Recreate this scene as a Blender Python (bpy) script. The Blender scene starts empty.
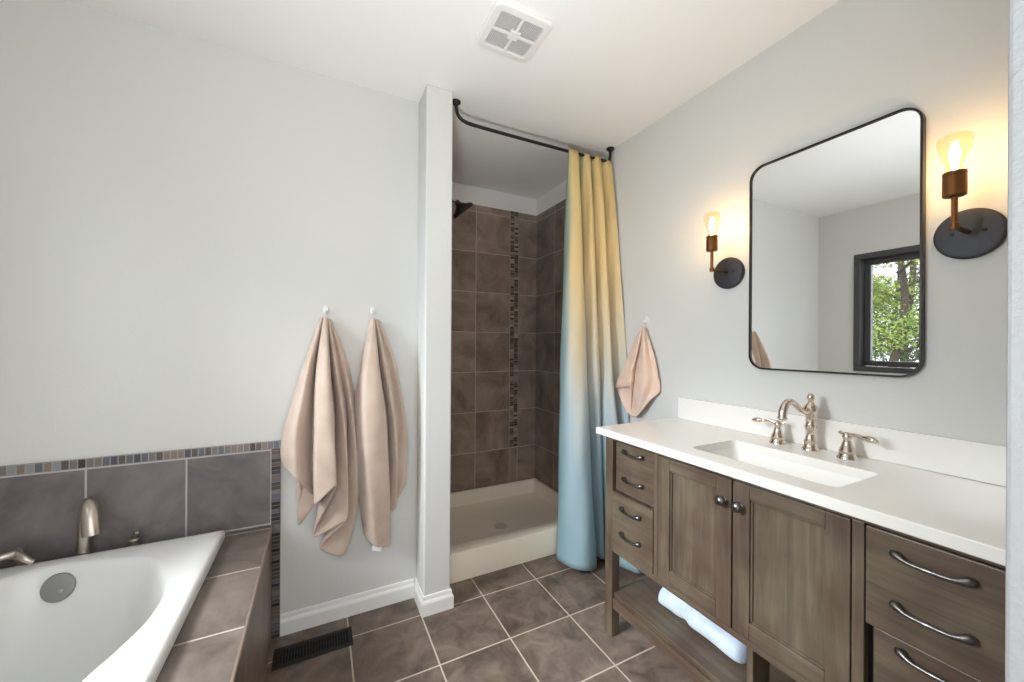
import bpy, bmesh, math, random
from mathutils import Vector, Matrix
random.seed(7)
PI = math.pi
S = bpy.context.scene
COL = S.collection

# ------------------------------------------------------------------ camera, world, light, exposure
cam_d = bpy.data.cameras.new('camera'); cam = bpy.data.objects.new('camera', cam_d); COL.objects.link(cam)
cam_d.sensor_width = 36; cam_d.lens = 382.4 / 1024 * 36
cam_d.shift_y = 3.0 / 1024
cam_d.clip_start = 0.02
ROLL = 0.0056
cam.matrix_world = (Matrix.Translation((0, 0, 1.2486)) @ Matrix.Rotation(-0.4678, 4, 'Z')
                    @ Matrix.Rotation(PI / 2, 4, 'X') @ Matrix.Rotation(ROLL, 4, 'Z'))
S.camera = cam

S.view_settings.view_transform = 'Standard'; S.view_settings.look = 'None'
S.view_settings.gamma = 1; S.view_settings.use_curve_mapping = False
S.view_settings.exposure = 0.12

W = bpy.data.worlds.new('overcast_sky'); S.world = W; W.use_nodes = True
_bg = W.node_tree.nodes['Background']; _bg.inputs[0].default_value = (0.935, 0.965, 0.99, 1); _bg.inputs[1].default_value = 2.2

def area(name, loc, target, sx, sy, power, color):
    d = bpy.data.lights.new(name, 'AREA'); d.shape = 'RECTANGLE'; d.size = sx; d.size_y = sy
    d.energy = power; d.color = color
    o = bpy.data.objects.new(name, d); COL.objects.link(o); o.location = loc
    o.rotation_euler = (Vector(target) - Vector(loc)).to_track_quat('-Z', 'Y').to_euler()
    return o
# added unseen lamp brightening the ceiling, in place of a bounced flash
_f = area('ceiling_fill', (-0.25, 0.0, 0.35), (0.45, 0.95, 2.443), 0.4, 0.4, 8.4, (0.925, 0.97, 1.02)); _f.data.spread = math.radians(75)
# skylight falling through the window above the tub
_w = area('daylight_window', (-1.95, 0.66, 1.75), (1.6, 0.30, 0.95), 1.1, 1.3, 31, (0.86, 0.93, 1.0)); _w.data.spread = math.radians(80)
_w = area('daylight_window_high', (-2.4, 1.20, 2.80), (1.2, 0.62, 0.75), 1.3, 0.9, 62, (0.97, 0.98, 1.0)); _w.data.spread = math.radians(70)
sun_d = bpy.data.lights.new('sun', 'SUN'); sun_d.energy = 2.2; sun_d.angle = 0.02; sun_d.color = (1, 0.95, 0.85)
sun = bpy.data.objects.new('sun', sun_d); COL.objects.link(sun); sun.rotation_euler = Vector((-0.8, 0.25, -0.75)).to_track_quat('-Z', 'Y').to_euler()

# ------------------------------------------------------------------ helpers
def lin(c):
    return tuple(((v / 255) / 12.92 if v / 255 <= 0.04045 else ((v / 255 + 0.055) / 1.055) ** 2.4) for v in c) + (1,)

class N:
    def __init__(s, name):
        s.m = bpy.data.materials.new(name); s.m.use_nodes = True; s.t = s.m.node_tree
        s.b = s.t.nodes['Principled BSDF']; s.out = s.t.nodes['Material Output']
    def n(s, typ, **k):
        o = s.t.nodes.new(typ)
        for a, v in k.items():
            if a.startswith('i_'):
                key = a[2:]; key = int(key) if key.isdigit() else key.replace('_', ' ')
                o.inputs[key].default_value = v
            else: setattr(o, a, v)
        return o
    def l(s, a, b): s.t.links.new(a, b)
    def math(s, op, a, b=None):
        o = s.n('ShaderNodeMath', operation=op)
        for i, v in enumerate((a, b)):
            if v is None: continue
            if hasattr(v, 'default_value') or hasattr(v, 'is_output'): s.l(v, o.inputs[i])
            else: o.inputs[i].default_value = v
        return o.outputs[0]
    def ramp(s, fac, stops, interp='LINEAR'):
        r = s.n('ShaderNodeValToRGB'); cr = r.color_ramp; cr.interpolation = interp
        while len(cr.elements) < len(stops): cr.elements.new(0.5)
        for e, (p, c) in zip(cr.elements, stops): e.position = p; e.color = c
        s.l(fac, r.inputs[0]); return r.outputs[0]
    def mix(s, fac, a, b, mode='MIX'):
        o = s.n('ShaderNodeMix', data_type='RGBA', blend_type=mode)
        for i, v in ((0, fac), (6, a), (7, b)):
            if isinstance(v, (int, float, tuple)): o.inputs[i].default_value = v
            else: s.l(v, o.inputs[i])
        return o.outputs[2]
    def bump(s, h, strength=0.2, dist=0.01):
        b = s.n('ShaderNodeBump', i_Strength=strength, i_Distance=dist); s.l(h, b.inputs['Height']); s.l(b.outputs[0], s.b.inputs['Normal']); return b

def mat(name, rgb, rough=0.5, metal=0.0, spec=0.5):
    k = N(name); k.b.inputs['Base Color'].default_value = lin(rgb); k.b.inputs['Roughness'].default_value = rough
    k.b.inputs['Metallic'].default_value = metal; k.b.inputs['Specular IOR Level'].default_value = spec
    return k

def m_paint(name, rgb, scale=90, strength=0.12):
    k = mat(name, rgb, 0.75, spec=0.25)
    p = k.n('ShaderNodeNewGeometry'); nz = k.n('ShaderNodeTexNoise', i_Scale=scale, i_Detail=3.0)
    k.l(p.outputs['Position'], nz.inputs['Vector']); k.bump(nz.outputs[0], strength, 0.004); return k.m

def m_tile(name, ax, org, pitch, groutw, dark, light, grout, rough=0.45, mottle=5.0, spec=0.4):
    """square tiles laid on world axes ax ('xy','xz','yz') with grout lines"""
    k = mat(name, (120, 105, 95), rough, spec=spec)
    g = k.n('ShaderNodeNewGeometry'); sp = k.n('ShaderNodeSeparateXYZ'); k.l(g.outputs['Position'], sp.inputs[0])
    masks, ids = [], []
    for a, o, p in zip(ax, org, pitch):
        c = sp.outputs['xyz'.index(a)]
        q = k.math('DIVIDE', k.math('SUBTRACT', c, o), p)
        fr = k.math('FRACT', q); ids.append(k.math('FLOOR', q))
        d = k.math('ABSOLUTE', k.math('SUBTRACT', fr, 0.5))
        masks.append(k.math('GREATER_THAN', d, 0.5 - groutw / 2 / p))
    m = k.math('MAXIMUM', masks[0], masks[1])
    cb = k.n('ShaderNodeCombineXYZ'); k.l(ids[0], cb.inputs[0]); k.l(ids[1], cb.inputs[1])
    wn = k.n('ShaderNodeTexWhiteNoise', noise_dimensions='3D'); k.l(cb.outputs[0], wn.inputs['Vector'])
    off = k.n('ShaderNodeVectorMath', operation='MULTIPLY_ADD'); k.l(wn.outputs['Color'], off.inputs[0]); off.inputs[1].default_value = (9, 9, 9); k.l(g.outputs['Position'], off.inputs[2])
    nz = k.n('ShaderNodeTexNoise', i_Scale=mottle, i_Detail=7.0, i_Roughness=0.62, i_Distortion=0.6); k.l(off.outputs[0], nz.inputs['Vector'])
    c = k.ramp(nz.outputs[0], [(0.32, lin(dark)), (0.68, lin(light))])
    v = k.math('MULTIPLY_ADD', wn.outputs['Value'], 0.22); 
    v.node.inputs[2].default_value = 0.89
    c = k.mix(1.0, c, v, 'MULTIPLY')
    c = k.mix(m, c, lin(grout)); k.l(c, k.b.inputs['Base Color'])
    k.l(k.math('MULTIPLY_ADD', m, 0.4), k.b.inputs['Roughness'])
    k.b.inputs['Roughness'].links[0].from_node.inputs[2].default_value = rough
    h = k.math('SUBTRACT', k.math('MULTIPLY', nz.outputs[0], 0.35), m); k.bump(h, 0.35, 0.003)
    return k.m

def m_mosaic(name, ax, org, pitch, groutw=0.003, pal=((62, 54, 52), (96, 98, 106), (116, 110, 106), (78, 78, 86), (128, 114, 102), (88, 80, 78), (138, 138, 140)), gr=(150, 145, 142)):
    k = mat(name, (90, 90, 90), 0.25)
    g = k.n('ShaderNodeNewGeometry'); sp = k.n('ShaderNodeSeparateXYZ'); k.l(g.outputs['Position'], sp.inputs[0])
    masks, ids = [], []
    for a, o, p in zip(ax, org, pitch):
        q = k.math('DIVIDE', k.math('SUBTRACT', sp.outputs['xyz'.index(a)], o), p)
        ids.append(k.math('FLOOR', q)); d = k.math('ABSOLUTE', k.math('SUBTRACT', k.math('FRACT', q), 0.5))
        masks.append(k.math('GREATER_THAN', d, 0.5 - groutw / 2 / p))
    m = k.math('MAXIMUM', masks[0], masks[1])
    cb = k.n('ShaderNodeCombineXYZ'); k.l(ids[0], cb.inputs[0]); k.l(ids[1], cb.inputs[1])
    wn = k.n('ShaderNodeTexWhiteNoise', noise_dimensions='3D'); k.l(cb.outputs[0], wn.inputs['Vector'])
    c = k.ramp(wn.outputs['Value'], [(q, lin(c_)) for q, c_ in zip((0, .2, .38, .55, .7, .82, .93), pal)], 'CONSTANT')
    c = k.mix(m, c, lin(gr)); k.l(c, k.b.inputs['Base Color']); k.bump(k.math('SUBTRACT', 1.0, m), 0.3, 0.002)
    return k.m

def m_wood(name, grain):
    k = mat(name, (80, 62, 50), 0.42, spec=0.5)
    g = k.n('ShaderNodeNewGeometry')
    mp = k.n('ShaderNodeVectorMath', operation='MULTIPLY'); k.l(g.outputs['Position'], mp.inputs[0]); mp.inputs[1].default_value = grain
    nz = k.n('ShaderNodeTexNoise', i_Scale=1.0, i_Detail=8.0, i_Roughness=0.65, i_Distortion=0.4); k.l(mp.outputs[0], nz.inputs['Vector'])
    big = k.n('ShaderNodeTexNoise', i_Scale=4.5, i_Detail=3.0); k.l(g.outputs['Position'], big.inputs['Vector'])
    c1 = k.ramp(nz.outputs[0], [(0.2, lin((60, 47, 39))), (0.5, lin((84, 67, 56))), (0.85, lin((106, 87, 73)))])
    c2 = k.ramp(nz.outputs[0], [(0.2, lin((72, 64, 52))), (0.5, lin((102, 92, 76))), (0.85, lin((132, 120, 99)))])
    f = k.ramp(big.outputs[0], [(0.38, (0, 0, 0, 1)), (0.66, (1, 1, 1, 1))])
    k.l(k.mix(f, c1, c2), k.b.inputs['Base Color']); k.bump(nz.outputs[0], 0.12, 0.003)
    return k.m

def m_towel(name, a, b, scale=420):
    k = mat(name, a, 0.95, spec=0.1)
    t = k.n('ShaderNodeTexCoord'); nz = k.n('ShaderNodeTexNoise', i_Scale=float(scale), i_Detail=2.0); k.l(t.outputs['Object'], nz.inputs['Vector'])
    n2 = k.n('ShaderNodeTexNoise', i_Scale=14.0, i_Detail=3.0); k.l(t.outputs['Object'], n2.inputs['Vector'])
    k.l(k.ramp(n2.outputs[0], [(0.35, lin(a)), (0.65, lin(b))]), k.b.inputs['Base Color'])
    k.b.inputs['Sheen Weight'].default_value = 0.35; k.b.inputs['Sheen Roughness'].default_value = 0.5
    k.bump(nz.outputs[0], 0.5, 0.004); return k.m

# ---- mesh builder
class MB:
    def __init__(s): s.bm = bmesh.new()
    def box(s, x0, x1, y0, y1, z0, z1, bev=0.0, seg=2):
        r = bmesh.ops.create_cube(s.bm, size=1.0); vs = r['verts']
        for v in vs:
            v.co = Vector(((x0 + x1) / 2 + v.co.x * (x1 - x0), (y0 + y1) / 2 + v.co.y * (y1 - y0), (z0 + z1) / 2 + v.co.z * (z1 - z0)))
        if bev > 0:
            es = list({e for v in vs for e in v.link_edges})
            bmesh.ops.bevel(s.bm, geom=es, offset=bev, segments=seg, profile=0.5, affect='EDGES')
        return s
    def rings(s, rings, closed=True, cap0=True, cap1=True, loop=False):
        """bridge successive rings of equal length"""
        R = [[s.bm.verts.new(Vector(p)) for p in r] for r in rings]
        n = len(R[0]); m = len(R)
        for i in range(m if loop else m - 1):
            a, b = R[i], R[(i + 1) % m]
            for j in range(n if closed else n - 1):
                k = (j + 1) % n
                s.bm.faces.new((a[j], a[k], b[k], b[j]))
        if not loop and closed:
            if cap0: s.bm.faces.new(list(reversed(R[0])))
            if cap1: s.bm.faces.new(R[-1])
        return s
    def lathe(s, origin, axis, prof, n=28, cap=True):
        """prof: list of (distance along axis, radius)"""
        o = Vector(origin); a = Vector(axis).normalized(); u = a.orthogonal().normalized(); w = a.cross(u)
        rg = [[o + a * d + (u * math.cos(2 * PI * j / n) + w * math.sin(2 * PI * j / n)) * max(r, 1e-4) for j in range(n)] for d, r in prof]
        return s.rings(rg, True, cap, cap)
    def tube(s, path, rad, n=12, sub=6, flat=1.0, flatdir=None):
        P = catmull([Vector(p) for p in path], sub)
        m = len(P)
        if isinstance(rad, (int, float)): R = [rad] * m
        else:
            rr = catmull([Vector((r, 0, 0)) for r in rad], sub); R = [max(q.x, 1e-4) for q in rr]
        t0 = (P[1] - P[0]).normalized(); up = (Vector(flatdir) if flatdir else t0.orthogonal()).normalized()
        rg = []
        for i in range(m):
            t = (P[min(i + 1, m - 1)] - P[max(i - 1, 0)]).normalized()
            u = (up - t * up.dot(t)); u = u.normalized() if u.length > 1e-5 else t.orthogonal().normalized(); up = u if not flatdir else up
            w = t.cross(u)
            rg.append([P[i] + (u * math.cos(2 * PI * j / n) * flat + w * math.sin(2 * PI * j / n)) * R[i] for j in range(n)])
        return s.rings(rg)
    def grid(s, rows):
        return s.rings(rows, closed=False)
    def build(s, name, material, parent=None, base=None, smooth=False, mods=()):
        bmesh.ops.recalc_face_normals(s.bm, faces=s.bm.faces[:])
        if base is None: base = root_base(parent) if parent else Vector((0, 0, 0))
        base = Vector(base)
        for v in s.bm.verts: v.co -= base
        me = bpy.data.meshes.new(name); s.bm.to_mesh(me); s.bm.free()
        me.materials.append(material)
        if smooth:
            me.polygons.foreach_set('use_smooth', [True] * len(me.polygons))
            if smooth != 'all': me.set_sharp_from_angle(angle=math.radians(smooth if smooth is not True else 40))
        o = bpy.data.objects.new(name, me); COL.objects.link(o)
        if parent: o.parent = parent
        else: o.location = base
        return o

def root_base(o):
    while o.parent: o = o.parent
    return Vector(o.location)

def catmull(P, sub, closed=False):
    n = len(P); out = []
    rng = range(n) if closed else range(n - 1)
    for i in rng:
        if closed: p0, p1, p2, p3 = P[(i - 1) % n], P[i], P[(i + 1) % n], P[(i + 2) % n]
        else: p0, p1, p2, p3 = P[max(i - 1, 0)], P[i], P[i + 1], P[min(i + 2, n - 1)]
        for k in range(sub):
            t = k / sub
            out.append(0.5 * ((2 * p1) + (p2 - p0) * t + (2 * p0 - 5 * p1 + 4 * p2 - p3) * t * t + (3 * p1 - p0 - 3 * p2 + p3) * t ** 3))
    if not closed: out.append(P[-1].copy())
    return out

def tag(o, label, cat, group=None, kind=None):
    o['label'] = label; o['category'] = cat
    if group: o['group'] = group
    if kind: o['kind'] = kind
    return o
def thing(name, label, cat, loc, group=None):
    o = bpy.data.objects.new(name, None); o.empty_display_size = 0.05; COL.objects.link(o); o.location = loc
    return tag(o, label, cat, group)
def struct(o): o['kind'] = 'structure'; return o
def copy_tree(o, parent=None):
    c = o.copy(); COL.objects.link(c); c.parent = parent
    for ch in [q for q in o.children]: copy_tree(ch, c)
    return c

# ------------------------------------------------------------------ materials
WALL = m_paint('white_wall_paint', (214, 213, 209))
CEIL = m_paint('white_ceiling_paint', (242, 240, 237), 60, 0.08)
TRIMW = mat('white_trim_paint', (236, 235, 231), 0.4).m
FLOORT = m_tile('floor_tile', 'xy', (0.4266, 1.7538), (0.305, 0.305), 0.006, (86, 74, 66), (134, 118, 106), (192, 178, 162), 0.4, 9.0)
TILE_BACK = m_tile('tub_wall_tile', 'xz', (-0.176, 0.487), (0.28, 0.31), 0.006, (88, 83, 84), (128, 120, 118), (180, 174, 172), 0.4)
TILE_DECK = m_tile('deck_tile', 'xy', (-0.4, 0.94), (0.9, 0.308), 0.006, (80, 71, 65), (124, 114, 106), (172, 160, 150), 0.38)
TILE_SIDE = m_tile('deck_side_tile', 'yz', (0.94, 0.17), (0.308, 0.305), 0.006, (92, 76, 66), (130, 110, 96), (184, 168, 152), 0.4)
TILE_SHB = m_tile('shower_back_tile', 'xz', (1.354 - 0.29 * 4, 0.118), (0.29, 0.305), 0.005, (118, 101, 89), (170, 148, 132), (198, 184, 170), 0.42)
TILE_SHC = m_tile('shower_corner_tile', 'xz', (1.426, 0.118), (0.305, 0.305), 0.005, (118, 104, 94), (166, 149, 137), (198, 184, 170), 0.42)
TILE_SHR = m_tile('shower_side_tile', 'yz', (2.445, 0.118), (0.305, 0.305), 0.005, (112, 100, 94), (158, 144, 134), (192, 180, 168), 0.42)
MOS_H = m_mosaic('mosaic_strip_horizontal', 'xz', (0.0, 0.801), (0.021, 0.0325))
MOS_V = m_mosaic('mosaic_strip_vertical', 'xz', (-0.176, 0.0), (0.034, 0.0165), 0.0025, ((50, 46, 48), (92, 94, 102), (86, 76, 72), (60, 58, 64), (104, 94, 86), (70, 64, 62), (112, 112, 116)), (120, 114, 110))
MOS_S = m_mosaic('mosaic_strip_shower', 'xz', (1.354, 0.0), (0.036, 0.018), 0.003, ((84, 70, 60), (156, 138, 122), (116, 102, 92), (96, 82, 72), (180, 162, 142), (128, 112, 98), (146, 140, 136)), (150, 138, 126))
WOOD_V = m_wood('stained_wood_upright', (36, 36, 2.6)); WOOD_H = m_wood('stained_wood_level', (36, 2.6, 36))
QUARTZ = mat('white_quartz', (238, 235, 230), 0.18).m
CERAM = mat('white_ceramic', (248, 246, 242), 0.12).m
ACRYL = mat('white_acrylic', (228, 228, 226), 0.16).m
PANM = mat('shower_pan_acrylic', (246, 234, 214), 0.3).m
NICKEL = mat('polished_nickel', (218, 205, 192), 0.16, 1.0).m
BRNICK = mat('brushed_nickel', (196, 186, 176), 0.3, 1.0).m
PULL = mat('dark_pewter_pull', (120, 118, 118), 0.28, 1.0).m
BRONZE = mat('oil_rubbed_bronze', (48, 44, 42), 0.45, 0.6).m
IRON = mat('blackened_iron_plate', (62, 62, 66), 0.5, 0.5).m
BRASS = mat('aged_brass_socket', (122, 82, 48), 0.38, 0.85).m
BLACK = mat('black_metal', (30, 27, 26), 0.5, 0.3).m
GAPSHADE = mat('gap_shade', (20, 18, 17), 0.9).m  # near-black, paints the shade inside gaps and under the cabinet
DRAINM = mat('satin_drain_metal', (150, 150, 148), 0.5, 0.6).m
PLAST = mat('white_plastic', (232, 230, 226), 0.4).m
GRILLE = mat('grey_grille', (205, 203, 200), 0.6).m
MIRR = mat('mirror_silver', (236, 238, 238), 0.005, 1.0).m
WINF = mat('dark_window_frame', (66, 66, 66), 0.45).m
TOWEL = m_towel('beige_terry', (202, 180, 163), (210, 191, 176))
TOWELP = m_towel('peach_terry', (238, 204, 182), (242, 214, 196))
TOWELW = m_towel('pale_blue_terry', (190, 206, 226), (206, 218, 234))
TAGM = mat('white_cloth_label', (240, 240, 238), 0.8).m

def glassy(name, tint, refl=0.08):
    k = N(name); t = k.n('ShaderNodeBsdfTransparent'); t.inputs[0].default_value = tint
    g = k.n('ShaderNodeBsdfGlossy', i_Roughness=0.02); f = k.n('ShaderNodeLayerWeight', i_Blend=0.5)
    mx = k.n('ShaderNodeMixShader'); k.l(k.math('MULTIPLY_ADD', k.math('POWER', f.outputs['Facing'], 4.0), 0.35), mx.inputs[0]); mx.inputs[0].links[0].from_node.inputs[2].default_value = 0.04; k.l(t.outputs[0], mx.inputs[1]); k.l(g.outputs[0], mx.inputs[2]); k.l(mx.outputs[0], k.out.inputs[0])
    return k.m
PANE = glassy('window_glass', (0.97, 0.98, 0.98, 1)); BULBG = glassy('amber_bulb_glass', (1.0, 0.92, 0.76, 1))
_e = mat('glowing_filament', (255, 200, 120), 0.5); _e.b.inputs['Emission Color'].default_value = (1.0, 0.72, 0.36, 1); _e.b.inputs['Emission Strength'].default_value = 90; FIL = _e.m

def m_curtain():
    k = mat('dip_dyed_linen', (200, 180, 140), 0.85, spec=0.15)
    g = k.n('ShaderNodeNewGeometry'); sp = k.n('ShaderNodeSeparateXYZ'); k.l(g.outputs['Position'], sp.inputs[0])
    uv = k.n('ShaderNodeTexCoord'); su = k.n('ShaderNodeSeparateXYZ'); k.l(uv.outputs['UV'], su.inputs[0])
    st = k.n('ShaderNodeTexNoise', noise_dimensions='1D', i_Scale=9.0, i_Detail=2.0); k.l(su.outputs[0], st.inputs['W'])
    z = k.math('MULTIPLY_ADD', sp.outputs[2], 1 / 2.35); z.node.inputs[2].default_value = 0
    f = k.math('ADD', z, k.math('MULTIPLY', k.math('SUBTRACT', st.outputs[0], 0.5), 0.42))
    c = k.ramp(f, [(0.08, lin((146, 172, 180))), (0.28, lin((166, 188, 198))), (0.42, lin((198, 204, 202))), (0.54, lin((218, 206, 182))), (0.72, lin((224, 200, 150))), (0.95, lin((214, 188, 132)))])
    # greenish bands down the whole drop, with the shade of the fold creases painted in
    _v = lambda q: (q, q, q, 1)
    bf = k.ramp(k.math('ADD', su.outputs[0], k.math('MULTIPLY', k.math('SUBTRACT', st.outputs[0], 0.5), 0.03)), [(0.0, _v(.9)), (0.085, _v(.9)), (0.12, _v(0)), (0.26, _v(0)), (0.29, _v(.95)), (0.37, _v(.9)), (0.40, _v(0)), (0.55, _v(0)), (0.575, _v(.85)), (0.63, _v(.85)), (0.66, _v(0)), (0.8, _v(0)), (0.82, _v(.8)), (0.87, _v(.8)), (0.9, _v(0))])
    gz = k.ramp(z, [(0.0, lin((132, 164, 174))), (0.5, lin((138, 164, 168))), (1.0, lin((150, 164, 140)))])
    c = k.mix(bf, c, gz)
    nz = k.n('ShaderNodeTexNoise', i_Scale=700.0, i_Detail=1.0); k.l(g.outputs['Position'], nz.inputs['Vector'])
    n2 = k.n('ShaderNodeTexNoise', i_Scale=22.0, i_Detail=4.0); k.l(g.outputs['Position'], n2.inputs['Vector'])
    k.l(c, k.b.inputs['Base Color']); k.bump(k.math('ADD', k.math('MULTIPLY', nz.outputs[0], 0.08), n2.outputs[0]), 0.5, 0.006)
    return k.m
CURT = m_curtain()

# ------------------------------------------------------------------ setting
XR, XL, YT, ZC = 1.603, -1.0, 1.903, 2.443
YB = -0.9      # the room is open towards the next room behind the camera
struct(MB().box(-1.15, 1.75, YB - 0.6, 2.85, -0.12, 0.0).build('floor', FLOORT))
struct(MB().box(-1.15, 1.75, YB, 2.85, ZC, ZC + 0.12).build('ceiling', CEIL))
# wall behind the tub and towels, its pillar end and the part behind the shower
struct(MB().box(-1.15, 0.562, YT, 2.85, 0, ZC)
       .box(0.562, 1.75, 2.73, 2.85, 0, ZC).build('wall_back', WALL, smooth=False))
struct(MB().box(0.436, 0.562, 1.747, YT + 0.001, 0, ZC, 0.006).build('wall_pillar', m_paint('pillar_paint', (214, 214, 211))))
struct(MB().box(XR, 1.75, -0.1, 2.73, 0, ZC).build('wall_right', WALL))
struct(MB().box(0.661, XR, -0.03, 0.128, 0, ZC, 0.004).build('wall_front', m_paint('textured_wall_paint', (178, 180, 182), 120, 0.6)))
WY0, WY1, WZ0, WZ1 = 0.66, 1.635, 1.03, 2.04
struct(MB().box(-1.15, XL, YB, WY0, 0, ZC).box(-1.15, XL, WY1, YT, 0, ZC).box(-1.15, XL, WY0, WY1, 0, WZ0).box(-1.15, XL, WY0, WY1, WZ1, ZC).build('wall_left', WALL))

# window over the tub
win = struct(bpy.data.objects.new('window_1', None)); COL.objects.link(win); win.location = (XL, (WY0 + WY1) / 2, WZ0)
f = MB(); t = 0.045
for (a, b, c, d) in ((WY0, WY1, WZ0, WZ0 + t), (WY0, WY1, WZ1 - t, WZ1), (WY0, WY0 + t, WZ0 + t, WZ1 - t), (WY1 - t, WY1, WZ0 + t, WZ1 - t)):
    f.box(-1.11, XL + 0.012, a, b, c, d, 0.004)
f.build('window_frame', WINF, win)
f = MB(); q = t + 0.003; t2 = 0.045
for (a, b, c, d) in ((WY0 + q, WY1 - q, WZ0 + q, WZ0 + q + t2), (WY0 + q, WY1 - q, WZ1 - q - t2, WZ1 - q), (WY0 + q, WY0 + q + t2, WZ0 + q + t2, WZ1 - q - t2), (WY1 - q - t2, WY1 - q, WZ0 + q + t2, WZ1 - q - t2)):
    f.box(-1.10, -1.055, a, b, c, d, 0.004)
f.build('window_sash', WINF, win)
MB().box(-1.080, -1.076, WY0 + 0.09, WY1 - 0.09, WZ0 + 0.09, WZ1 - 0.09).build('window_pane', PANE, win)

# shower wall tiles (floor of pan up to a white band under the ceiling)
TZ = 2.305
struct(MB().box(0.575, 1.354, 2.72, 2.73, 0.13, TZ).build('wall_shower_back', TILE_SHB))
struct(MB().box(1.426, 1.598, 2.72, 2.73, 0.13, TZ).build('wall_shower_corner', TILE_SHC))
struct(MB().box(0.575, 1.598, 2.722, 2.73, TZ, ZC - .001).box(1.597, XR, 1.93, 2.722, TZ, ZC - .001).build('wall_shower_top', CEIL))
struct(MB().box(1.354, 1.426, 2.717, 2.73, 0.43, TZ).build('trim_1', MOS_S))
struct(MB().box(1.354, 1.426, 2.72, 2.73, 0.13, 0.43).build('wall_shower_base', TILE_SHC))
struct(MB().box(1.595, XR, 1.93, 2.73, 0.13, TZ).build('wall_shower_right', TILE_SHR))
struct(MB().box(0.562, 0.575, 1.93, 2.73, 0.13, TZ).build('wall_shower_left', TILE_SHR))

# tub surround wall tiles, mosaic trims
struct(MB().box(XL, -0.176, YT - 0.010, YT, 0.482, 0.801).build('wall_tub_tile', TILE_BACK))
struct(MB().box(XL, -0.142, YT - 0.012, YT, 0.801, 0.833, 0.001).build('trim_2', MOS_H))
struct(MB().box(-0.176, -0.142, YT - 0.012, YT, 0.0, 0.801, 0.001).build('trim_3', MOS_V))

def baseboard(name, path):
    """moulded board swept along a floor path; outward side on the left of travel"""
    prof = [(0, 0), (0.013, 0), (0.013, 0.055), (0.011, 0.062), (0.007, 0.070), (0.006, 0.082), (0.004, 0.088), (0, 0.088)]
    P = [Vector((x, y, 0)) for x, y in path]; rg = []
    for i, p in enumerate(P):
        d0 = (P[i] - P[i - 1]).normalized() if i else (P[1] - P[0]).normalized()
        d1 = (P[i + 1] - P[i]).normalized() if i < len(P) - 1 else d0
        n0 = Vector((d0.y, -d0.x, 0)); n1 = Vector((d1.y, -d1.x, 0)); n = (n0 + n1); n = n / max(n.dot(n0), 1e-4)
        rg.append([p + n * a + Vector((0, 0, z)) for a, z in prof])
    return struct(MB().rings(rg).build(name, TRIMW))
baseboard('baseboard_back', [(-0.141, YT), (0.4235, YT)])
baseboard('baseboard_pillar', [(0.436, YT), (0.436, 1.747), (0.562, 1.747), (0.562, 1.908)])

# ------------------------------------------------------------------ tiled tub deck
d = thing('tub_deck', 'grey tiled built-in deck surrounding the white bathtub', 'tub deck', (-0.586, 1.0, 0))
MB().box(-0.36, -0.176, 0.15, 1.892, 0.468, 0.480).box(-0.985, -0.36, 1.815, 1.892, 0.468, 0.480).box(-0.985, -0.36, 0.15, 0.36, 0.468, 0.480).build('deck_top', TILE_DECK, d)
MB().box(-0.188, -0.172, 0.15, 1.889, 0.0, 0.468, 0).build('deck_side', TILE_SIDE, d)
MB().box(-0.176, -0.168, 0.15, 1.889, 0.468, 0.482, 0.003).build('deck_edging', mat('bullnose_tile', (120, 104, 94), 0.35).m, d)

# bathtub
tub = thing('bathtub', 'white drop-in bathtub set in the tiled deck under the window', 'bathtub', (-0.659, 1.08, 0.05))
inner = [(-.885, 1.70), (-.82, 1.775), (-.72, 1.775), (-.60, 1.745), (-.505, 1.70), (-.44, 1.60), (-.398, 1.47), (-.397, 1.34), (-.42, 1.24), (-.452, 1.15), (-.475, 1.03), (-.475, .9), (-.45, .75), (-.43, .6), (-.48, .47), (-.62, .42), (-.80, .45), (-.90, .58), (-.925, .8), (-.93, 1.1), (-.925, 1.45)]
IN = catmull([Vector((x, y, 0)) for x, y in inner], 6, True)
C0 = Vector((-.665, 1.1, 0)); OX0, OX1, OY0, OY1 = -.985, -.324, .32, 1.839
def to_rect(p, e=0.0):
    v = p - C0; k = min((((OX1 - e) if v.x > 0 else (OX0 + e)) - C0.x) / v.x if abs(v.x) > 1e-6 else 9e9, (((OY1 - e) if v.y > 0 else (OY0 + e)) - C0.y) / v.y if abs(v.y) > 1e-6 else 9e9)
    return C0 + v * k
corner_idx = {}
for cx, cy in ((OX0, OY0), (OX1, OY0), (OX0, OY1), (OX1, OY1)):
    c = Vector((cx, cy, 0)); j = min(range(len(IN)), key=lambda i: (to_rect(IN[i]) - c).length); corner_idx[j] = (cx, cy)
def outer(e, z):
    out = []
    for i, p in enumerate(IN):
        if i in corner_idx:
            cx, cy = corner_idx[i]; q = Vector((cx + (e if cx < C0.x else -e), cy + (e if cy < C0.y else -e), 0))
        else: q = to_rect(p, e)
        out.append(Vector((q.x, q.y, z)))
    return out
def innr(k, z, dx=0, dy=0):
    return [Vector((C0.x + (p.x - C0.x) * (1 - k) + dx, C0.y + (p.y - C0.y) * (1 - k * 0.55) + dy, z)) for p in IN]
rg = [outer(0.012, .481), outer(0, .484), outer(0, .508), outer(0.004, .516), outer(0.012, .520), outer(0.03, .521)]
rg += [innr(-0.02, .520), innr(0.0, .517), innr(0.025, .508), innr(0.045, .49), innr(0.075, .45), innr(0.13, .36), innr(0.19, .26), innr(0.26, .17), innr(0.34, .12), innr(0.48, .098), innr(0.7, .092), innr(0.9, .09)]
MB().rings(rg, cap0=False).build('tub_shell', ACRYL, tub, smooth=50)
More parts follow.
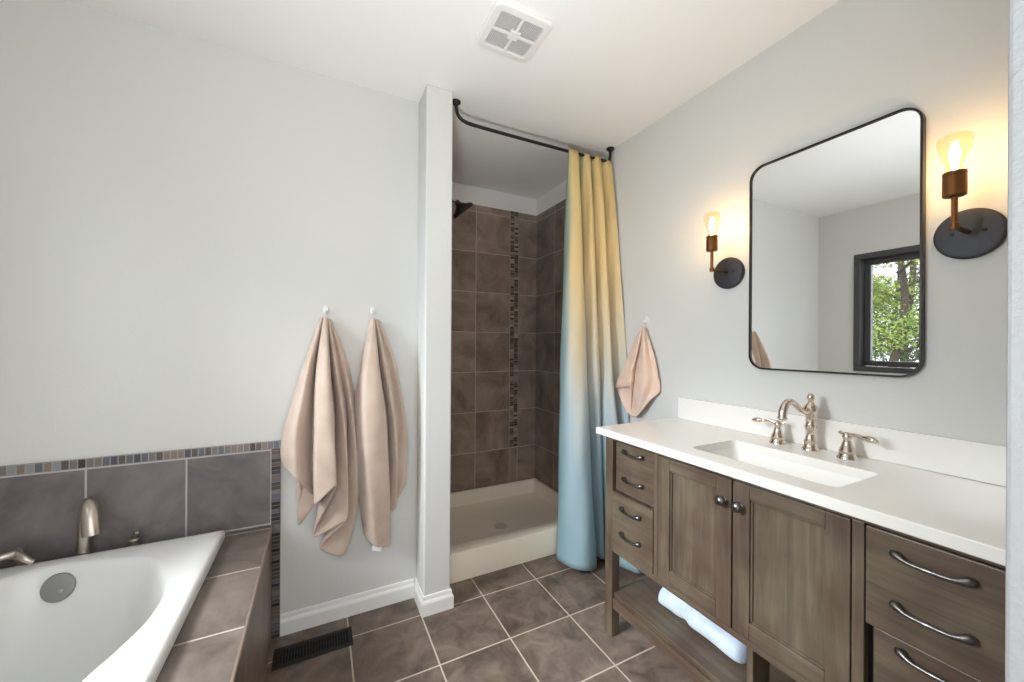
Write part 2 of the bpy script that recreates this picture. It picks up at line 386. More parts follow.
# overflow plate on the sloping end of the basin
from mathutils.bvhtree import BVHTree
_sh = bpy.data.objects['tub_shell']; _tr = BVHTree.FromPolygons([v_.co + root_base(_sh) for v_ in _sh.data.vertices], [tuple(p.vertices) for p in _sh.data.polygons])
oc, on, _i, _d = _tr.ray_cast(Vector((-.742, 1.45, .458)), Vector((0, 1, 0)))
if on.y > 0: on = -on
MB().lathe(oc - on * 0.006, on, [(0, .041), (.010, .043), (.014, .041), (.016, .034), (.0155, .0)], 36).build('overflow_plate', DRAINM, tub, smooth=30)
MB().lathe(oc + on * 0.009 + Vector((.012, -0.002, -.010)), on, [(0, .006), (.004, .005), (.005, .0)], 12).build('overflow_screw', BRNICK, tub, smooth=30)
MB().lathe((-.66, 1.45, .094), (0, 0, 1), [(0, .034), (.004, .034), (.007, .028), (.007, 0)], 28).build('tub_drain', DRAINM, tub, smooth=30)

# tub filler (spout + two lever handles on the deck behind the rim)
tf = thing('tub_faucet', 'brushed nickel arched faucet with two levers behind the bathtub rim', 'faucet', (-.725, 1.866, .481))
m = MB().lathe((-.728, 1.868, .480), (0, 0, 1), [(0, .026), (.006, .026), (.010, .021), (.03, .019), (.034, .021), (.04, .019)], 24)
m.tube([(-.728, 1.868, .50), (-.727, 1.866, .58), (-.722, 1.862, .655), (-.71, 1.842, .688), (-.695, 1.81, .692), (-.682, 1.785, .670), (-.674, 1.772, .63), (-.671, 1.768, .605)], [.019, .018, .017, .018, .020, .022, .024, .024], 18)
m.build('spout', BRNICK, tf, smooth=45)
for hx, sgn in ((-.88, -1), (-.60, 1)):
    h = MB().lathe((hx, 1.868, .480), (0, 0, 1), [(0, .024), (.006, .024), (.012, .018), (.036, .015), (.046, .017), (.052, .012), (.055, 0)], 22)
    if sgn < 0: h.tube([(hx, 1.868, .522), (hx + .01, 1.855, .548), (hx + .018, 1.825, .571), (hx + .03, 1.79, .577), (hx + .055, 1.765, .566), (hx + .075, 1.765, .548)], [.010, .010, .010, .010, .010, .008], 14)
    else: h.tube([(hx, 1.868, .525), (hx + .006, 1.862, .54), (hx + .014, 1.852, .556)], [.009, .008, .005], 12)
    if sgn < 0: h.tube([(hx, 1.868, .522), (hx - .02, 1.85, .545), (hx - .035, 1.82, .562), (hx - .03, 1.785, .568), (hx, 1.772, .576), (hx + .03, 1.79, .577)], [.010, .010, .010, .010, .010, .010], 14)
    h.build('handle', BRNICK, tf, smooth=45)

# ------------------------------------------------------------------ shower pan, shower head, rod, curtain
pan = thing('shower_pan', 'cream acrylic shower pan with raised front curb', 'shower pan', (1.085, 2.32, 0))
X0, X1, Y0, Y1 = .577, 1.594, 1.915, 2.718
def rr(x0, x1, y0, y1, z, r, n=6):
    out = []
    for cx, cy, a0 in ((x1 - r, y1 - r, 0), (x0 + r, y1 - r, PI / 2), (x0 + r, y0 + r, PI), (x1 - r, y0 + r, 1.5 * PI)):
        for i in range(n + 1):
            a = a0 + PI / 2 * i / n; out.append(Vector((cx + r * math.cos(a), cy + r * math.sin(a), z)))
    return out
def pr(e, z, ef=None, r=0.006):
    return rr(X0 + e, X1 - e, Y0 + (e if ef is None else ef), Y1 - e, z, r)
MB().rings([pr(0, 0), pr(0, .142), pr(.004, .150), pr(.010, .153, .012, .01), pr(.022, .153, .070, .02), pr(.028, .149, .080, .03), pr(.034, .135, .088, .04), pr(.050, .060, .10, .05), pr(.07, .045, .125, .06), pr(.2, .040, .25, .05), pr(.33, .036, .36, .02)]).build('pan_shell', PANM, pan, smooth=35)
MB().lathe((1.085, 2.30, .035), (0, 0, 1), [(0, .045), (.004, .045), (.007, .040), (.007, 0)], 28).build('pan_drain', mat('pale_drain', (206, 196, 180), 0.4).m, pan, smooth=30)

sh = thing('shower', 'dark bronze shower head angled out from the left shower wall', 'shower head', (.577, 2.30, 2.15))
MB().lathe((.575, 2.30, 2.155), (1, 0, 0), [(0, .03), (.004, .03), (.010, .014), (.012, .012)], 20).tube([(.58, 2.30, 2.155), (.64, 2.30, 2.175), (.70, 2.30, 2.165), (.745, 2.30, 2.13)], .010, 12).build('shower_arm', BRONZE, sh, smooth=40)
hn = Vector((.66, 0, -.75)).normalized(); hc = Vector((.812, 2.30, 2.088))
MB().lathe(hc - hn * .075, hn, [(0, .012), (.012, .018), (.025, .017), (.045, .040), (.062, .072), (.075, .076), (.080, .074), (.080, 0)], 32).build('shower_head', BRONZE, sh, smooth=35)

rod = thing('curtain_rod', 'thin black ceiling-mounted rod across the shower opening', 'curtain rod', (1.085, 1.81, 2.35))
MB().tube([(.598, 1.81, 2.438), (.600, 1.81, 2.405), (.612, 1.81, 2.375), (.645, 1.81, 2.355), (.72, 1.81, 2.350), (.95, 1.81, 2.350), (1.2, 1.81, 2.352), (1.45, 1.81, 2.355), (1.54, 1.81, 2.357), (1.568, 1.81, 2.368), (1.576, 1.81, 2.395), (1.577, 1.81, 2.438)], .0085, 14).build('rod_tube', BLACK, rod, smooth=50)
for fx in (.598, 1.577):
    MB().lathe((fx, 1.81, 2.4425), (0, 0, -1), [(0, .023), (.006, .023), (.012, .017), (.020, .010)], 24).build('flange', BLACK, rod, smooth=35)

TOPK = [(1.280, 1.835), (1.268, 1.80), (1.282, 1.775), (1.318, 1.772), (1.345, 1.82), (1.362, 1.862), (1.378, 1.81), (1.395, 1.775), (1.42, 1.80), (1.435, 1.858), (1.450, 1.80), (1.475, 1.775), (1.500, 1.80), (1.520, 1.85), (1.548, 1.785), (1.586, 1.80)]
MIDK = [(1.270, 1.88), (1.236, 1.80), (1.255, 1.745), (1.312, 1.722), (1.372, 1.76), (1.385, 1.82), (1.398, 1.80), (1.425, 1.74), (1.462, 1.76), (1.478, 1.82), (1.488, 1.77), (1.515, 1.715), (1.548, 1.76), (1.552, 1.81), (1.570, 1.775), (1.596, 1.668)]
BOTK = [(1.270, 1.905), (1.224, 1.82), (1.240, 1.71), (1.310, 1.655), (1.385, 1.685), (1.408, 1.78), (1.420, 1.79), (1.445, 1.73), (1.475, 1.72), (1.488, 1.76), (1.480, 1.61), (1.508, 1.525), (1.560, 1.53), (1.576, 1.66), (1.584, 1.72), (1.594, 1.63)]
def curtain():
    subs = 7; T = [catmull([Vector((x, y, 0)) for x, y in K], subs) for K in (TOPK, MIDK, BOTK)]
    n = len(T[0]); rows = []; ZT, ZB = 2.362, 0.012; M = 70
    for i in range(M + 1):
        t = i / M; z = ZT + (ZB - ZT) * t; row = []
        for j in range(n):
            a, b, c = T[0][j], T[1][j], T[2][j]
            tt = min(t / 0.12, 1); pinch = 0.5 + 0.5 * tt
            a2 = Vector((a.x, 1.81 + (a.y - 1.81) * (0.35 + 0.65 * tt), 0))
            p = a2.lerp(b, min(1, t / 0.55)) if t < 0.55 else b.lerp(c, ((t - 0.55) / 0.45) ** 1.15)
            s_ = j / (n - 1)
            wob = 0.004 * math.sin(9 * t + 17 * s_) * t + 0.003 * math.sin(23 * t + 41 * s_)
            zz = z + (0.02 * max(0, (t - 0.9) / 0.1) * math.sin(s_ * 11) ** 2 if t > 0.9 else 0)
            row.append(Vector((min(p.x + wob, 1.597), p.y + wob * 0.7, zz)))
        rows.append(row)
    m = MB(); m.grid(rows); bm = m.bm
    uvl = bm.loops.layers.uv.new('UVMap'); bm.verts.index_update(); bm.verts.ensure_lookup_table()
    for fce in bm.faces:
        for lp in fce.loops:
            k = lp.vert.index; lp[uvl].uv = ((k % n) / (n - 1), 1 - (k // n) / M)
    o = m.build('shower_curtain', CURT, None, (1.43, 1.79, 0.02), smooth='all')
    sm = o.modifiers.new('thickness', 'SOLIDIFY'); sm.thickness = 0.002
    return tag(o, 'linen shower curtain fading from yellow at top to pale blue', 'curtain')
curtain()

# ------------------------------------------------------------------ towels on hooks
def towel(name, cols, mt, base, label, place, group=None, th=0.006):
    """cols: folds from one side to the other, each a list of points from the hook down"""
    K = [catmull([Vector(p) for p in c], 8) for c in cols]
    L = 27; KK = []
    for c in K:      # resample every column to the same count
        out = []
        for i in range(L):
            q = i / (L - 1) * (len(c) - 1); a = int(q); b = min(a + 1, len(c) - 1); out.append(c[a].lerp(c[b], q - a))
        KK.append(out)
    rows = []
    rnd = random.Random(len(cols) * 5)
    ph = [rnd.uniform(0, 6) for _ in range(4)]
    for i in range(L):
        kp = [KK[j][i] for j in range(len(cols))]; r = catmull(kp, 6)
        ln = [kp[q // 6].lerp(kp[min(q // 6 + 1, len(kp) - 1)], (q % 6) / 6) for q in range(len(r))]
        r = [a_.lerp(b_, 0.45) for a_, b_ in zip(r, ln)]
        t = i / (L - 1)
        for j, p in enumerate(r):
            s_ = j / (len(r) - 1)
            p += place[1] * (0.0035 * t * math.sin(19 * t + ph[0] + 8 * s_) + 0.002 * math.sin(37 * s_ + 11 * t + ph[1]))
        rows.append(r)
    o = MB().grid(rows).build(name, mt, None, base, smooth='all')
    s1 = o.modifiers.new('thickness', 'SOLIDIFY'); s1.thickness = th; s1.offset = 0
    s2 = o.modifiers.new('soften', 'SUBSURF'); s2.levels = 1; s2.render_levels = 1
    return tag(o, label, place[0], group)
#TOWELDATA
WN = Vector((0, -1, 0)); RN = Vector((-1, 0, 0))
towel('hanging_towel',[[(0.013,1.897,1.356),(-0.012,1.897,1.13),(-0.021,1.897,0.875),(-0.014,1.896,0.698),(-0.011,1.895,0.543)],[(0.009,1.895,1.36),(-0.039,1.893,1.131),(-0.075,1.892,0.882),(-0.075,1.889,0.666),(-0.076,1.888,0.455)],[(0.009,1.892,1.36),(-0.054,1.889,1.136),(-0.104,1.886,0.886),(-0.086,1.883,0.734),(-0.064,1.882,0.641)],[(0.005,1.889,1.359),(-0.062,1.882,1.141),(-0.126,1.875,0.899),(-0.141,1.875,0.808),(-0.137,1.875,0.74)],[(0.013,1.878,1.363),(-0.037,1.801,1.145),(-0.077,1.776,0.905),(-0.081,1.776,0.804),(-0.078,1.784,0.692)],[(0.017,1.889,1.351),(-0.012,1.886,1.117),(-0.021,1.888,0.877),(-0.022,1.888,0.702),(-0.014,1.886,0.57)],[(0.021,1.872,1.363),(-0.004,1.776,1.125),(-0.008,1.75,0.903),(-0.009,1.758,0.737),(-0.01,1.767,0.583)],[(0.029,1.868,1.363),(0.037,1.758,1.124),(0.054,1.733,0.899),(0.065,1.733,0.775),(0.072,1.75,0.656)],[(0.033,1.886,1.355),(0.048,1.882,1.115),(0.063,1.882,0.869),(0.009,1.882,0.566),(-0.023,1.875,0.401)],[(0.037,1.875,1.364),(0.069,1.801,1.12),(0.102,1.784,0.884),(0.117,1.784,0.667),(0.121,1.801,0.483)],[(0.041,1.889,1.356),(0.085,1.888,1.113),(0.116,1.888,0.862),(0.057,1.886,0.511),(0.004,1.882,0.347)],[(0.045,1.878,1.36),(0.108,1.868,1.114),(0.14,1.81,0.875),(0.16,1.868,0.543),(0.113,1.875,0.292)],[(0.049,1.895,1.352),(0.131,1.895,1.111),(0.159,1.895,0.856),(0.171,1.895,0.693),(0.175,1.892,0.568)]],TOWEL,(.03,1.903,.29),'larger beige towel hanging left of the other on back wall',('towel',WN),'beige towels on the back wall')
tw = towel('hanging_towel',[[(0.214,1.895,1.355),(0.187,1.895,1.155),(0.164,1.895,0.994),(0.176,1.895,0.762),(0.192,1.889,0.529)],[(0.214,1.889,1.364),(0.177,1.878,1.156),(0.149,1.872,0.975),(0.156,1.868,0.68),(0.189,1.875,0.374)],[(0.221,1.875,1.368),(0.188,1.784,1.16),(0.176,1.758,0.924),(0.196,1.767,0.66),(0.236,1.801,0.333)],[(0.229,1.872,1.368),(0.234,1.784,1.159),(0.26,1.767,0.915),(0.283,1.784,0.64),(0.308,1.868,0.298)],[(0.231,1.889,1.355),(0.252,1.888,1.153),(0.292,1.888,0.891),(0.29,1.889,0.653),(0.289,1.889,0.473)],[(0.239,1.878,1.364),(0.268,1.81,1.157),(0.307,1.792,0.906),(0.326,1.801,0.696),(0.337,1.868,0.471)],[(0.245,1.892,1.356),(0.293,1.89,1.152),(0.338,1.89,0.886),(0.328,1.892,0.647),(0.304,1.892,0.44)],[(0.248,1.882,1.365),(0.318,1.872,1.152),(0.367,1.868,0.911),(0.386,1.872,0.74),(0.377,1.878,0.566)],[(0.254,1.896,1.356),(0.331,1.896,1.151),(0.368,1.896,0.882),(0.357,1.896,0.689),(0.332,1.896,0.491)]],TOWEL,(.28,1.903,.27),'narrower beige towel with white care tag, nearer the pillar',('towel',WN),'beige towels on the back wall')
MB().rings([[[0.225, 1.815, 0.365], [0.26, 1.815, 0.353], [0.255, 1.815, 0.304], [0.217, 1.815, 0.318]],[[0.225, 1.817, 0.365], [0.26, 1.817, 0.353], [0.255, 1.817, 0.304], [0.217, 1.817, 0.318]]]).build('care_tag', TAGM, tw)
towel('hand_towel',[[(1.595,1.562,1.339),(1.595,1.593,1.211),(1.595,1.624,1.086),(1.593,1.623,0.956),(1.591,1.622,0.837)],[(1.593,1.568,1.339),(1.593,1.629,1.211),(1.591,1.692,1.082),(1.585,1.694,0.989),(1.579,1.657,0.861)],[(1.588,1.563,1.338),(1.583,1.634,1.211),(1.578,1.711,1.069),(1.575,1.733,1.021),(1.573,1.731,0.974)],[(1.583,1.558,1.344),(1.573,1.624,1.211),(1.563,1.694,1.065),(1.563,1.728,1.022),(1.563,1.728,0.992)],[(1.563,1.531,1.348),(1.543,1.548,1.212),(1.538,1.581,1.102),(1.538,1.589,1.057),(1.543,1.595,1.012)],[(1.583,1.551,1.338),(1.578,1.576,1.211),(1.578,1.6,1.071),(1.578,1.616,0.958),(1.573,1.627,0.861)],[(1.563,1.524,1.347),(1.538,1.493,1.213),(1.533,1.49,1.081),(1.538,1.516,0.956),(1.553,1.554,0.857)],[(1.583,1.536,1.343),(1.573,1.492,1.212),(1.573,1.466,1.107),(1.573,1.473,1.027),(1.573,1.48,0.952)],[(1.593,1.539,1.343),(1.583,1.474,1.213),(1.583,1.441,1.108),(1.588,1.433,1.046),(1.591,1.43,1.004)]],TOWELP,(1.603,1.54,.83),'small peach hand towel on the mirror wall beside the curtain',('towel',RN))
#ENDTOWEL

# white adhesive hooks
def hook(base, n, label):
    n = Vector(n); side = Vector((0, 0, 1)).cross(n); b = Vector(base); up = Vector((0, 0, 1))
    h = thing('towel_hook', label, 'hook', b, 'small white adhesive hooks')
    m = MB(); rg = []
    for e, dd in ((0, 0), (0, .003), (.0015, .0045)):
        pts = []
        for i in range(24):
            a = 2 * PI * i / 24; pts.append(b + n * dd + side * (0.011 - e) * math.cos(a) + up * (0.012 + (0.020 - e) * math.sin(a)))
        rg.append(pts)
    m.rings(rg).build('hook_plate', PLAST, h, smooth=35)
    MB().tube([b + n * .004 + up * .006, b + n * .014 - up * .002, b + n * .024 - up * .001, b + n * .028 + up * .008], [.005, .0045, .004, .004], 10).build('hook_prong', PLAST, h, smooth=50)
hook((.027, YT, 1.385), (0, -1, 0), 'small white wall hook holding the larger left beige towel')
hook((.225, YT, 1.390), (0, -1, 0), 'small white wall hook holding the narrower beige towel near pillar')
hook((XR, 1.537, 1.372), (-1, 0, 0), 'small white wall hook holding the peach towel beside curtain')

# ------------------------------------------------------------------ vanity
XF, VY0, VY1, ZTOP = 1.120, 0.156, 1.305, 0.856
v = thing('bathroom_vanity', 'dark stained wood double-door vanity with open bottom shelf', 'vanity', (1.35, 0.73, 0))
LEG = 0.044
for lx in (XF, 1.556):
    for ly in (VY0, VY1 - LEG):
        MB().box(lx, lx + LEG, ly, ly + LEG, 0, ZTOP, 0.003).build('leg', WOOD_V, v)
for y0 in (VY0 + 0.012, VY1 - LEG + 0.012):
    MB().box(XF + LEG - .002, 1.558, y0, y0 + 0.02, 0.385, ZTOP - 0.001).build('side_panel', WOOD_V, v)
MB().box(1.585, 1.597, VY0 + LEG, VY1 - LEG, 0.385, ZTOP - .001).build('back_panel', WOOD_V, v)
MB().box(XF + 0.03, 1.585, VY0 + LEG, VY1 - LEG, 0.388, 0.398).build('bottom_panel', GAPSHADE, v)
MB().box(XF + 0.002, XF + 0.026, VY0 + LEG, VY1 - LEG, 0.367, 0.388, 0.002).build('bottom_rail', WOOD_H, v)
MB().box(XF + 0.002, XF + 0.026, VY0 + LEG, VY1 - LEG, 0.842, ZTOP, 0.001).build('top_rail', WOOD_H, v)
for a, b in ((1.017, 1.036), (0.418, 0.441)):
    MB().box(XF + 0.001, XF + 0.026, a, b, 0.386, 0.842, 0.0015).build('stile', WOOD_V, v)
MB().box(XF + 0.028, XF + 0.034, VY0 + LEG, VY1 - LEG, 0.386, 0.856).build('shade_sheet', GAPSHADE, v)  # dark sheet added behind the fronts, painting the shade in their gaps
MB().box(XF + 0.006, 1.210, 0.671, 0.690, 0.189, 0.368, 0.002).build('divider', WOOD_V, v)
sf = MB().box(XF + 0.014, 1.58, VY0 + LEG * .6, VY1 - LEG * .6, 0.166, 0.189, 0.003)
sf.build('shelf', WOOD_H, v)
MB().box(XF + 0.006, XF + 0.03, VY0 + LEG, VY1 - LEG, 0.122, 0.168, 0.002).build('shelf_apron', WOOD_H, v)

def pull(yc, z, w, parent, xf):
    h = w / 2
    m = MB().tube([(xf - .004, yc + h * 1.02, z + .006), (xf - .010, yc + h * .90, z + .005), (xf - .019, yc + h * .60, z + .001), (xf - .021, yc + h * .3, z), (xf - .0215, yc, z), (xf - .021, yc - h * .3, z), (xf - .019, yc - h * .60, z + .001), (xf - .010, yc - h * .90, z + .005), (xf - .004, yc - h * 1.02, z + .006)],
                  [.004, .0088, .0048, .0045, .0052, .0045, .0048, .0088, .004], 12)
    for s_ in (-1, 1):
        m.lathe((xf + .001, yc + s_ * h * .86, z + .004), (-1, 0, 0), [(0, .0075), (.006, .006), (.012, .005)], 12)
    m.build('pull_handle', PULL, parent, smooth=50)
def drawer(y0, y1, z0, z1, xf, zs, w):
    dr = MB().box(xf, XF + 0.026, y0, y1, z0, z1, 0.0025).build('drawer', WOOD_H, v)
    for z in zs: pull((y0 + y1) / 2, z, w, dr, xf)
drawer(1.040, 1.246, 0.636, 0.838, XF + 0.006, (0.806, 0.694), 0.105)
drawer(1.039, 1.260, 0.389, 0.626, XF - 0.001, (0.571, 0.468), 0.105)
drawer(0.202, 0.414, 0.618, 0.840, XF - 0.004, (0.796, 0.687), 0.118)
drawer(0.202, 0.404, 0.389, 0.612, XF + 0.008, (0.585, 0.470), 0.118)
def door(y0, y1, ky):
    z0, z1, w, x = 0.391, 0.840, 0.050, XF - 0.001
    dr = MB().box(x + .012, XF + 0.026, y0 + w - .006, y1 - w + .006, z0 + w - .006, z1 - w + .012, 0.0).build('door', WOOD_V, v)
    MB().box(x, XF + 0.024, y0, y0 + w, z0, z1, 0.002).build('door_stile', WOOD_V, dr)
    MB().box(x, XF + 0.024, y1 - w, y1, z0, z1, 0.002).build('door_stile', WOOD_V, dr)
    MB().box(x + .0005, XF + 0.024, y0 + w, y1 - w, z0, z0 + w, 0.002).build('door_rail', WOOD_H, dr)
    MB().box(x + .0005, XF + 0.024, y0 + w, y1 - w, z1 - w + .008, z1, 0.002).build('door_rail', WOOD_H, dr)
    # thin bead round the panel
    b = MB()
    for (a, c, e, g) in ((y0 + w, y0 + w + .006, z0 + w, z1 - w + .008), (y1 - w - .006, y1 - w, z0 + w, z1 - w + .008), (y0 + w, y1 - w, z0 + w, z0 + w + .006), (y0 + w, y1 - w, z1 - w + .002, z1 - w + .008)):
        b.box(x + .006, x + .014, a, c, e, g, 0.0015)
    b.build('panel_bead', WOOD_V, dr)
    MB().lathe((x + .002, ky, 0.772), (-1, 0, 0), [(0, .011), (.003, .010), (.006, .006), (.014, .006), (.018, .012), (.024, .0155), (.030, .013), (.033, .007), (.034, 0)], 24).build('knob', PULL, dr, smooth=50)
door(0.7345, 1.0145, 0.757)
door(0.4435, 0.7295, 0.706)

# countertop with the sink cut-out
ct = thing('countertop', 'white quartz countertop with low backsplash on the dark vanity', 'countertop', (1.345, 0.735, ZTOP))
SX0, SX1, SY0, SY1 = 1.178, 1.425, 0.495, 0.925
def rect_like(x0, x1, y0, y1, z, ref):
    out = []; cx, cy = (SX0 + SX1) / 2, (SY0 + SY1) / 2
    for p in ref:
        vx, vy = p.x - cx, p.y - cy
        k = min(((x1 if vx > 0 else x0) - cx) / vx if abs(vx) > 1e-6 else 9e9, ((y1 if vy > 0 else y0) - cy) / vy if abs(vy) > 1e-6 else 9e9)
        out.append(Vector((cx + vx * k, cy + vy * k, z)))
    for X in (x0, x1):
        for Y in (y0, y1):
            j = min(range(len(out)), key=lambda i: (out[i] - Vector((X, Y, z))).length); out[j] = Vector((X, Y, z))
    return out
def dense(r):
    out = []
    for i in range(len(r)):
        a, b = r[i], r[(i + 1) % len(r)]; n = max(1, int((b - a).length / 0.02))
        out += [a.lerp(b, k / n) for k in range(n)]
    return out
REF = dense(rr(SX0, SX1, SY0, SY1, 0.886, 0.022))
def at_z(r, z): return [Vector((p.x, p.y, z)) for p in r]
CX0, CX1, CY0, CY1 = 1.0925, XR - .001, 0.131, 1.336
o1 = rect_like(CX0, CX1, CY0, CY1, .859, REF)
def insetr(e, z): return rect_like(CX0 + e, CX1 - e, CY0 + e, CY1 - e, z, REF)
MB().rings([insetr(.003, .8565), insetr(0, .859), insetr(0, .8835), insetr(.0025, .886), at_z(REF, .886), at_z(REF, .8565)], loop=True).build('counter_slab', QUARTZ, ct, smooth=30)
MB().box(1.585, XR - .001, CY0, 1.316, 0.8865, 0.990, 0.002).build('backsplash', QUARTZ, ct)
sk = thing('sink', 'white rectangular undermount sink set into the white countertop', 'sink', (1.30, 0.71, 0.72))
def sr(e, z, r): return rr(SX0 - .004 + e, SX1 + .004 - e, SY0 - .004 + e, SY1 + .004 - e, z, r)
MB().rings([sr(-.02, .842, .03), sr(-.02, .8555, .03), sr(0, .8555, .026), sr(.002, .84, .026), sr(.008, .78, .03), sr(.018, .745, .04), sr(.04, .727, .045), sr(.09, .722, .03), sr(.12, .720, .01)], cap0=False).build('sink_bowl', CERAM, sk, smooth=40)
MB().lathe((1.30, 0.71, .7205), (0, 0, 1), [(0, .022), (.003, .022), (.005, .018), (.005, 0)], 24).build('sink_drain', NICKEL, sk, smooth=40)

# widespread faucet
fx, fy, fz = 1.532, 0.720, 0.886
fa = thing('sink_faucet', 'polished nickel widespread faucet with two lever handles behind the sink', 'faucet', (fx, fy, fz))
MB().lathe((fx, fy, fz), (0, 0, 1), [(0, .026), (.004, .026), (.010, .021), (.022, .018), (.030, .020), (.034, .017), (.048, .0135), (.066, .0135), (.076, .016), (.080, .019), (.084, .016), (.094, .014), (.112, .0145), (.122, .018), (.134, .0225), (.146, .022), (.156, .016), (.162, .010), (.168, .007), (.172, .009), (.180, .0115), (.188, .0105), (.194, .006), (.196, 0)], 28).build('faucet_body', NICKEL, fa, smooth=45)
MB().tube([(fx, fy, 1.024), (fx - .03, fy, 1.020), (fx - .060, fy + .001, 1.028), (fx - .090, fy + .002, 1.048), (fx - .118, fy + .003, 1.060), (fx - .142, fy + .004, 1.056), (fx - .158, fy + .005, 1.034), (fx - .162, fy + .005, 1.010)], [.013, .0095, .009, .0095, .0105, .0115, .0125, .0125], 18).lathe((fx - .162, fy + .005, 1.013), (0, 0, -1), [(0, .0125), (.002, .0145), (.006, .0145), (.010, .012), (.012, 0)], 20).build('spout', NICKEL, fa, smooth=45)
for hy, sg in ((0.822, 1), (0.613, -1)):
    h = MB().lathe((fx - .008, hy, fz), (0, 0, 1), [(0, .027), (.004, .027), (.009, .023), (.018, .021), (.024, .023), (.028, .020), (.044, .0145), (.058, .0105), (.064, .012), (.070, .0135), (.078, .011), (.083, .006), (.084, 0)], 26)
    h.tube([(fx - .002, hy - sg * .022, .966), (fx - .006, hy - sg * .012, .963), (fx - .010, hy, .962), (fx - .016, hy + sg * .024, .967), (fx - .020, hy + sg * .046, .964), (fx - .022, hy + sg * .060, .963), (fx - .024, hy + sg * .072, .961), (fx - .026, hy + sg * .084, .959)], [.006, .005, .0065, .005, .0055, .0095, .0085, .003], 14)
    h.build('lever_handle', NICKEL, fa, smooth=45)

# pale towel folded on the shelf
def shelf_towel():
    cy = 0.95; rows = []; n = 40; base = Vector((1.31, cy, .19))
    for i in range(31):
        t = i / 30; y = 1.125 - t * (1.125 - .768)
        endk = min(1, (0.25 + 4.2 * min(t, 1 - t) ** 0.6)); sh_ = 0.92 + .08 * math.sin(t * 5)
        w = .088 * endk ** .35; hgt = .046 * endk ** .5 * sh_
        ring = []
        for j in range(n):
            a = 2 * PI * j / n; ca, sa = math.cos(a), math.sin(a)
            px = math.copysign(abs(ca) ** 0.65, ca) * w; pz = math.copysign(abs(sa) ** 0.75, sa) * hgt
            dent = 0.008 * math.exp(-((t - .36) / .05) ** 2) if ca < 0 else 0
            bulge = 0.005 * math.sin(t * 14 + a * 3)
            ring.append(Vector((1.312 + px + dent * 2 + bulge * .5, y, .1905 + hgt + pz + (bulge * .3 if sa > 0 else 0))))
        rows.append(ring)
    o = MB().rings(rows).build('folded_towel', TOWELW, None, base, smooth='all')
    s2 = o.modifiers.new('soften', 'SUBSURF'); s2.levels = 1; s2.render_levels = 1
    tag(o, 'pale blue-white rolled towel lying on the vanity bottom shelf', 'towel')
shelf_towel()

# ------------------------------------------------------------------ mirror
mi = thing('wall_mirror', 'tall rounded-rectangle mirror with thin black metal frame', 'mirror', (XR, .7125, 1.155))
MY0, MY1, MZ0, MZ1, MR = .459, .966, 1.153, 1.972, .055
def mring(e, x):
    r = max(MR - e, .004); out = []
    for cy, cz, a0 in ((MY1 - MR, MZ1 - MR, 0), (MY0 + MR, MZ1 - MR, PI / 2), (MY0 + MR, MZ0 + MR, PI), (MY1 - MR, MZ0 + MR, 1.5 * PI)):
        for i in range(13):
            a = a0 + PI / 2 * i / 12; out.append(Vector((x, cy + r * math.cos(a), cz + r * math.sin(a))))
    return out
MB().rings([mring(0, XR - .001), mring(0, XR - .024), mring(.001, XR - .025), mring(.0050, XR - .025), mring(.006, XR - .024), mring(.006, XR - .001)], loop=True).build('mirror_frame', mat('mirror_frame_metal', (46, 42, 40), 0.32, 0.7).m, mi, smooth=40)
MB().rings([mring(.0058, XR - .006), mring(.0058, XR - .018)]).build('mirror_glass', MIRR, mi)

# ------------------------------------------------------------------ sconces
def sconce(y, z, label):
    s_ = thing('wall_sconce', label, 'wall lamp', (XR, y, z), 'bare bulb sconces beside the mirror')
    MB().lathe((XR - .0005, y, z), (-1, 0, 0), [(0, .067), (.004, .068), (.013, .068), (.018, .064), (.0195, .058), (.020, 0)], 48).build('backplate', IRON, s_, smooth=35)
    for q in (-.030, .030): MB().lathe((XR - .019, y + q, z + .004), (-1, 0, 0), [(0, .005), (.003, .0045), (.004, 0)], 12).build('screw', BLACK, s_, smooth=40)
    bx = XR - .120
    MB().tube([(XR - .018, y, z + .004), (bx + .02, y, z + .004), (bx + .004, y, z + .005), (bx, y, z + .012), (bx, y, z + .03), (bx, y, z + .088)], .0062, 14, sub=4).lathe((bx, y, z - .004), (0, 0, 1), [(0, .0), (.001, .009), (.016, .009), (.018, .006)], 16).build('arm', BRASS, s_, smooth=40)
    so = MB().lathe((bx, y, z + .082), (0, 0, 1), [(0, .010), (.001, .020), (.004, .0225), (.052, .0225), (.055, .021), (.0555, .0225), (.064, .0225), (.066, .019), (.064, .0)], 32).build('socket', BRASS, s_, smooth=35)
    z0 = z + .146
    bu = MB().lathe((bx, y, z0), (0, 0, 1), [(0, .013), (.010, .0145), (.03, .020), (.055, .0275), (.075, .0325), (.086, .0335), (.092, .031), (.096, .024), (.098, .012), (.0985, .0)], 36, cap=False).build('bulb', BULBG, s_, smooth='all')
    fl = MB()
    for k in range(6):
        a = k * PI / 3; r0, r1 = .004, .009
        fl.tube([(bx + r0 * math.cos(a), y + r0 * math.sin(a), z0 + .015), (bx + r1 * math.cos(a + .3), y + r1 * math.sin(a + .3), z0 + .045), (bx + r0 * math.cos(a + .6), y + r0 * math.sin(a + .6), z0 + .075)], .0024, 8, sub=3)
    fl.build('filament', FIL, bu, smooth='all')
    ld = bpy.data.lights.new('bulb_light', 'POINT'); ld.energy = 1.45; ld.color = (1.0, 0.75, 0.48); ld.shadow_soft_size = .012
    lo = bpy.data.objects.new('bulb_light', ld); COL.objects.link(lo); lo.parent = s_; lo.location = (bx - XR, 0, z0 + .045 - z)
    return s_
sconce(1.064, 1.563, 'iron wall sconce with lit bulb on the shower-curtain side of mirror')
sconce(0.372, 1.558, 'iron wall sconce with lit bulb at far right beside the doorway wall edge')

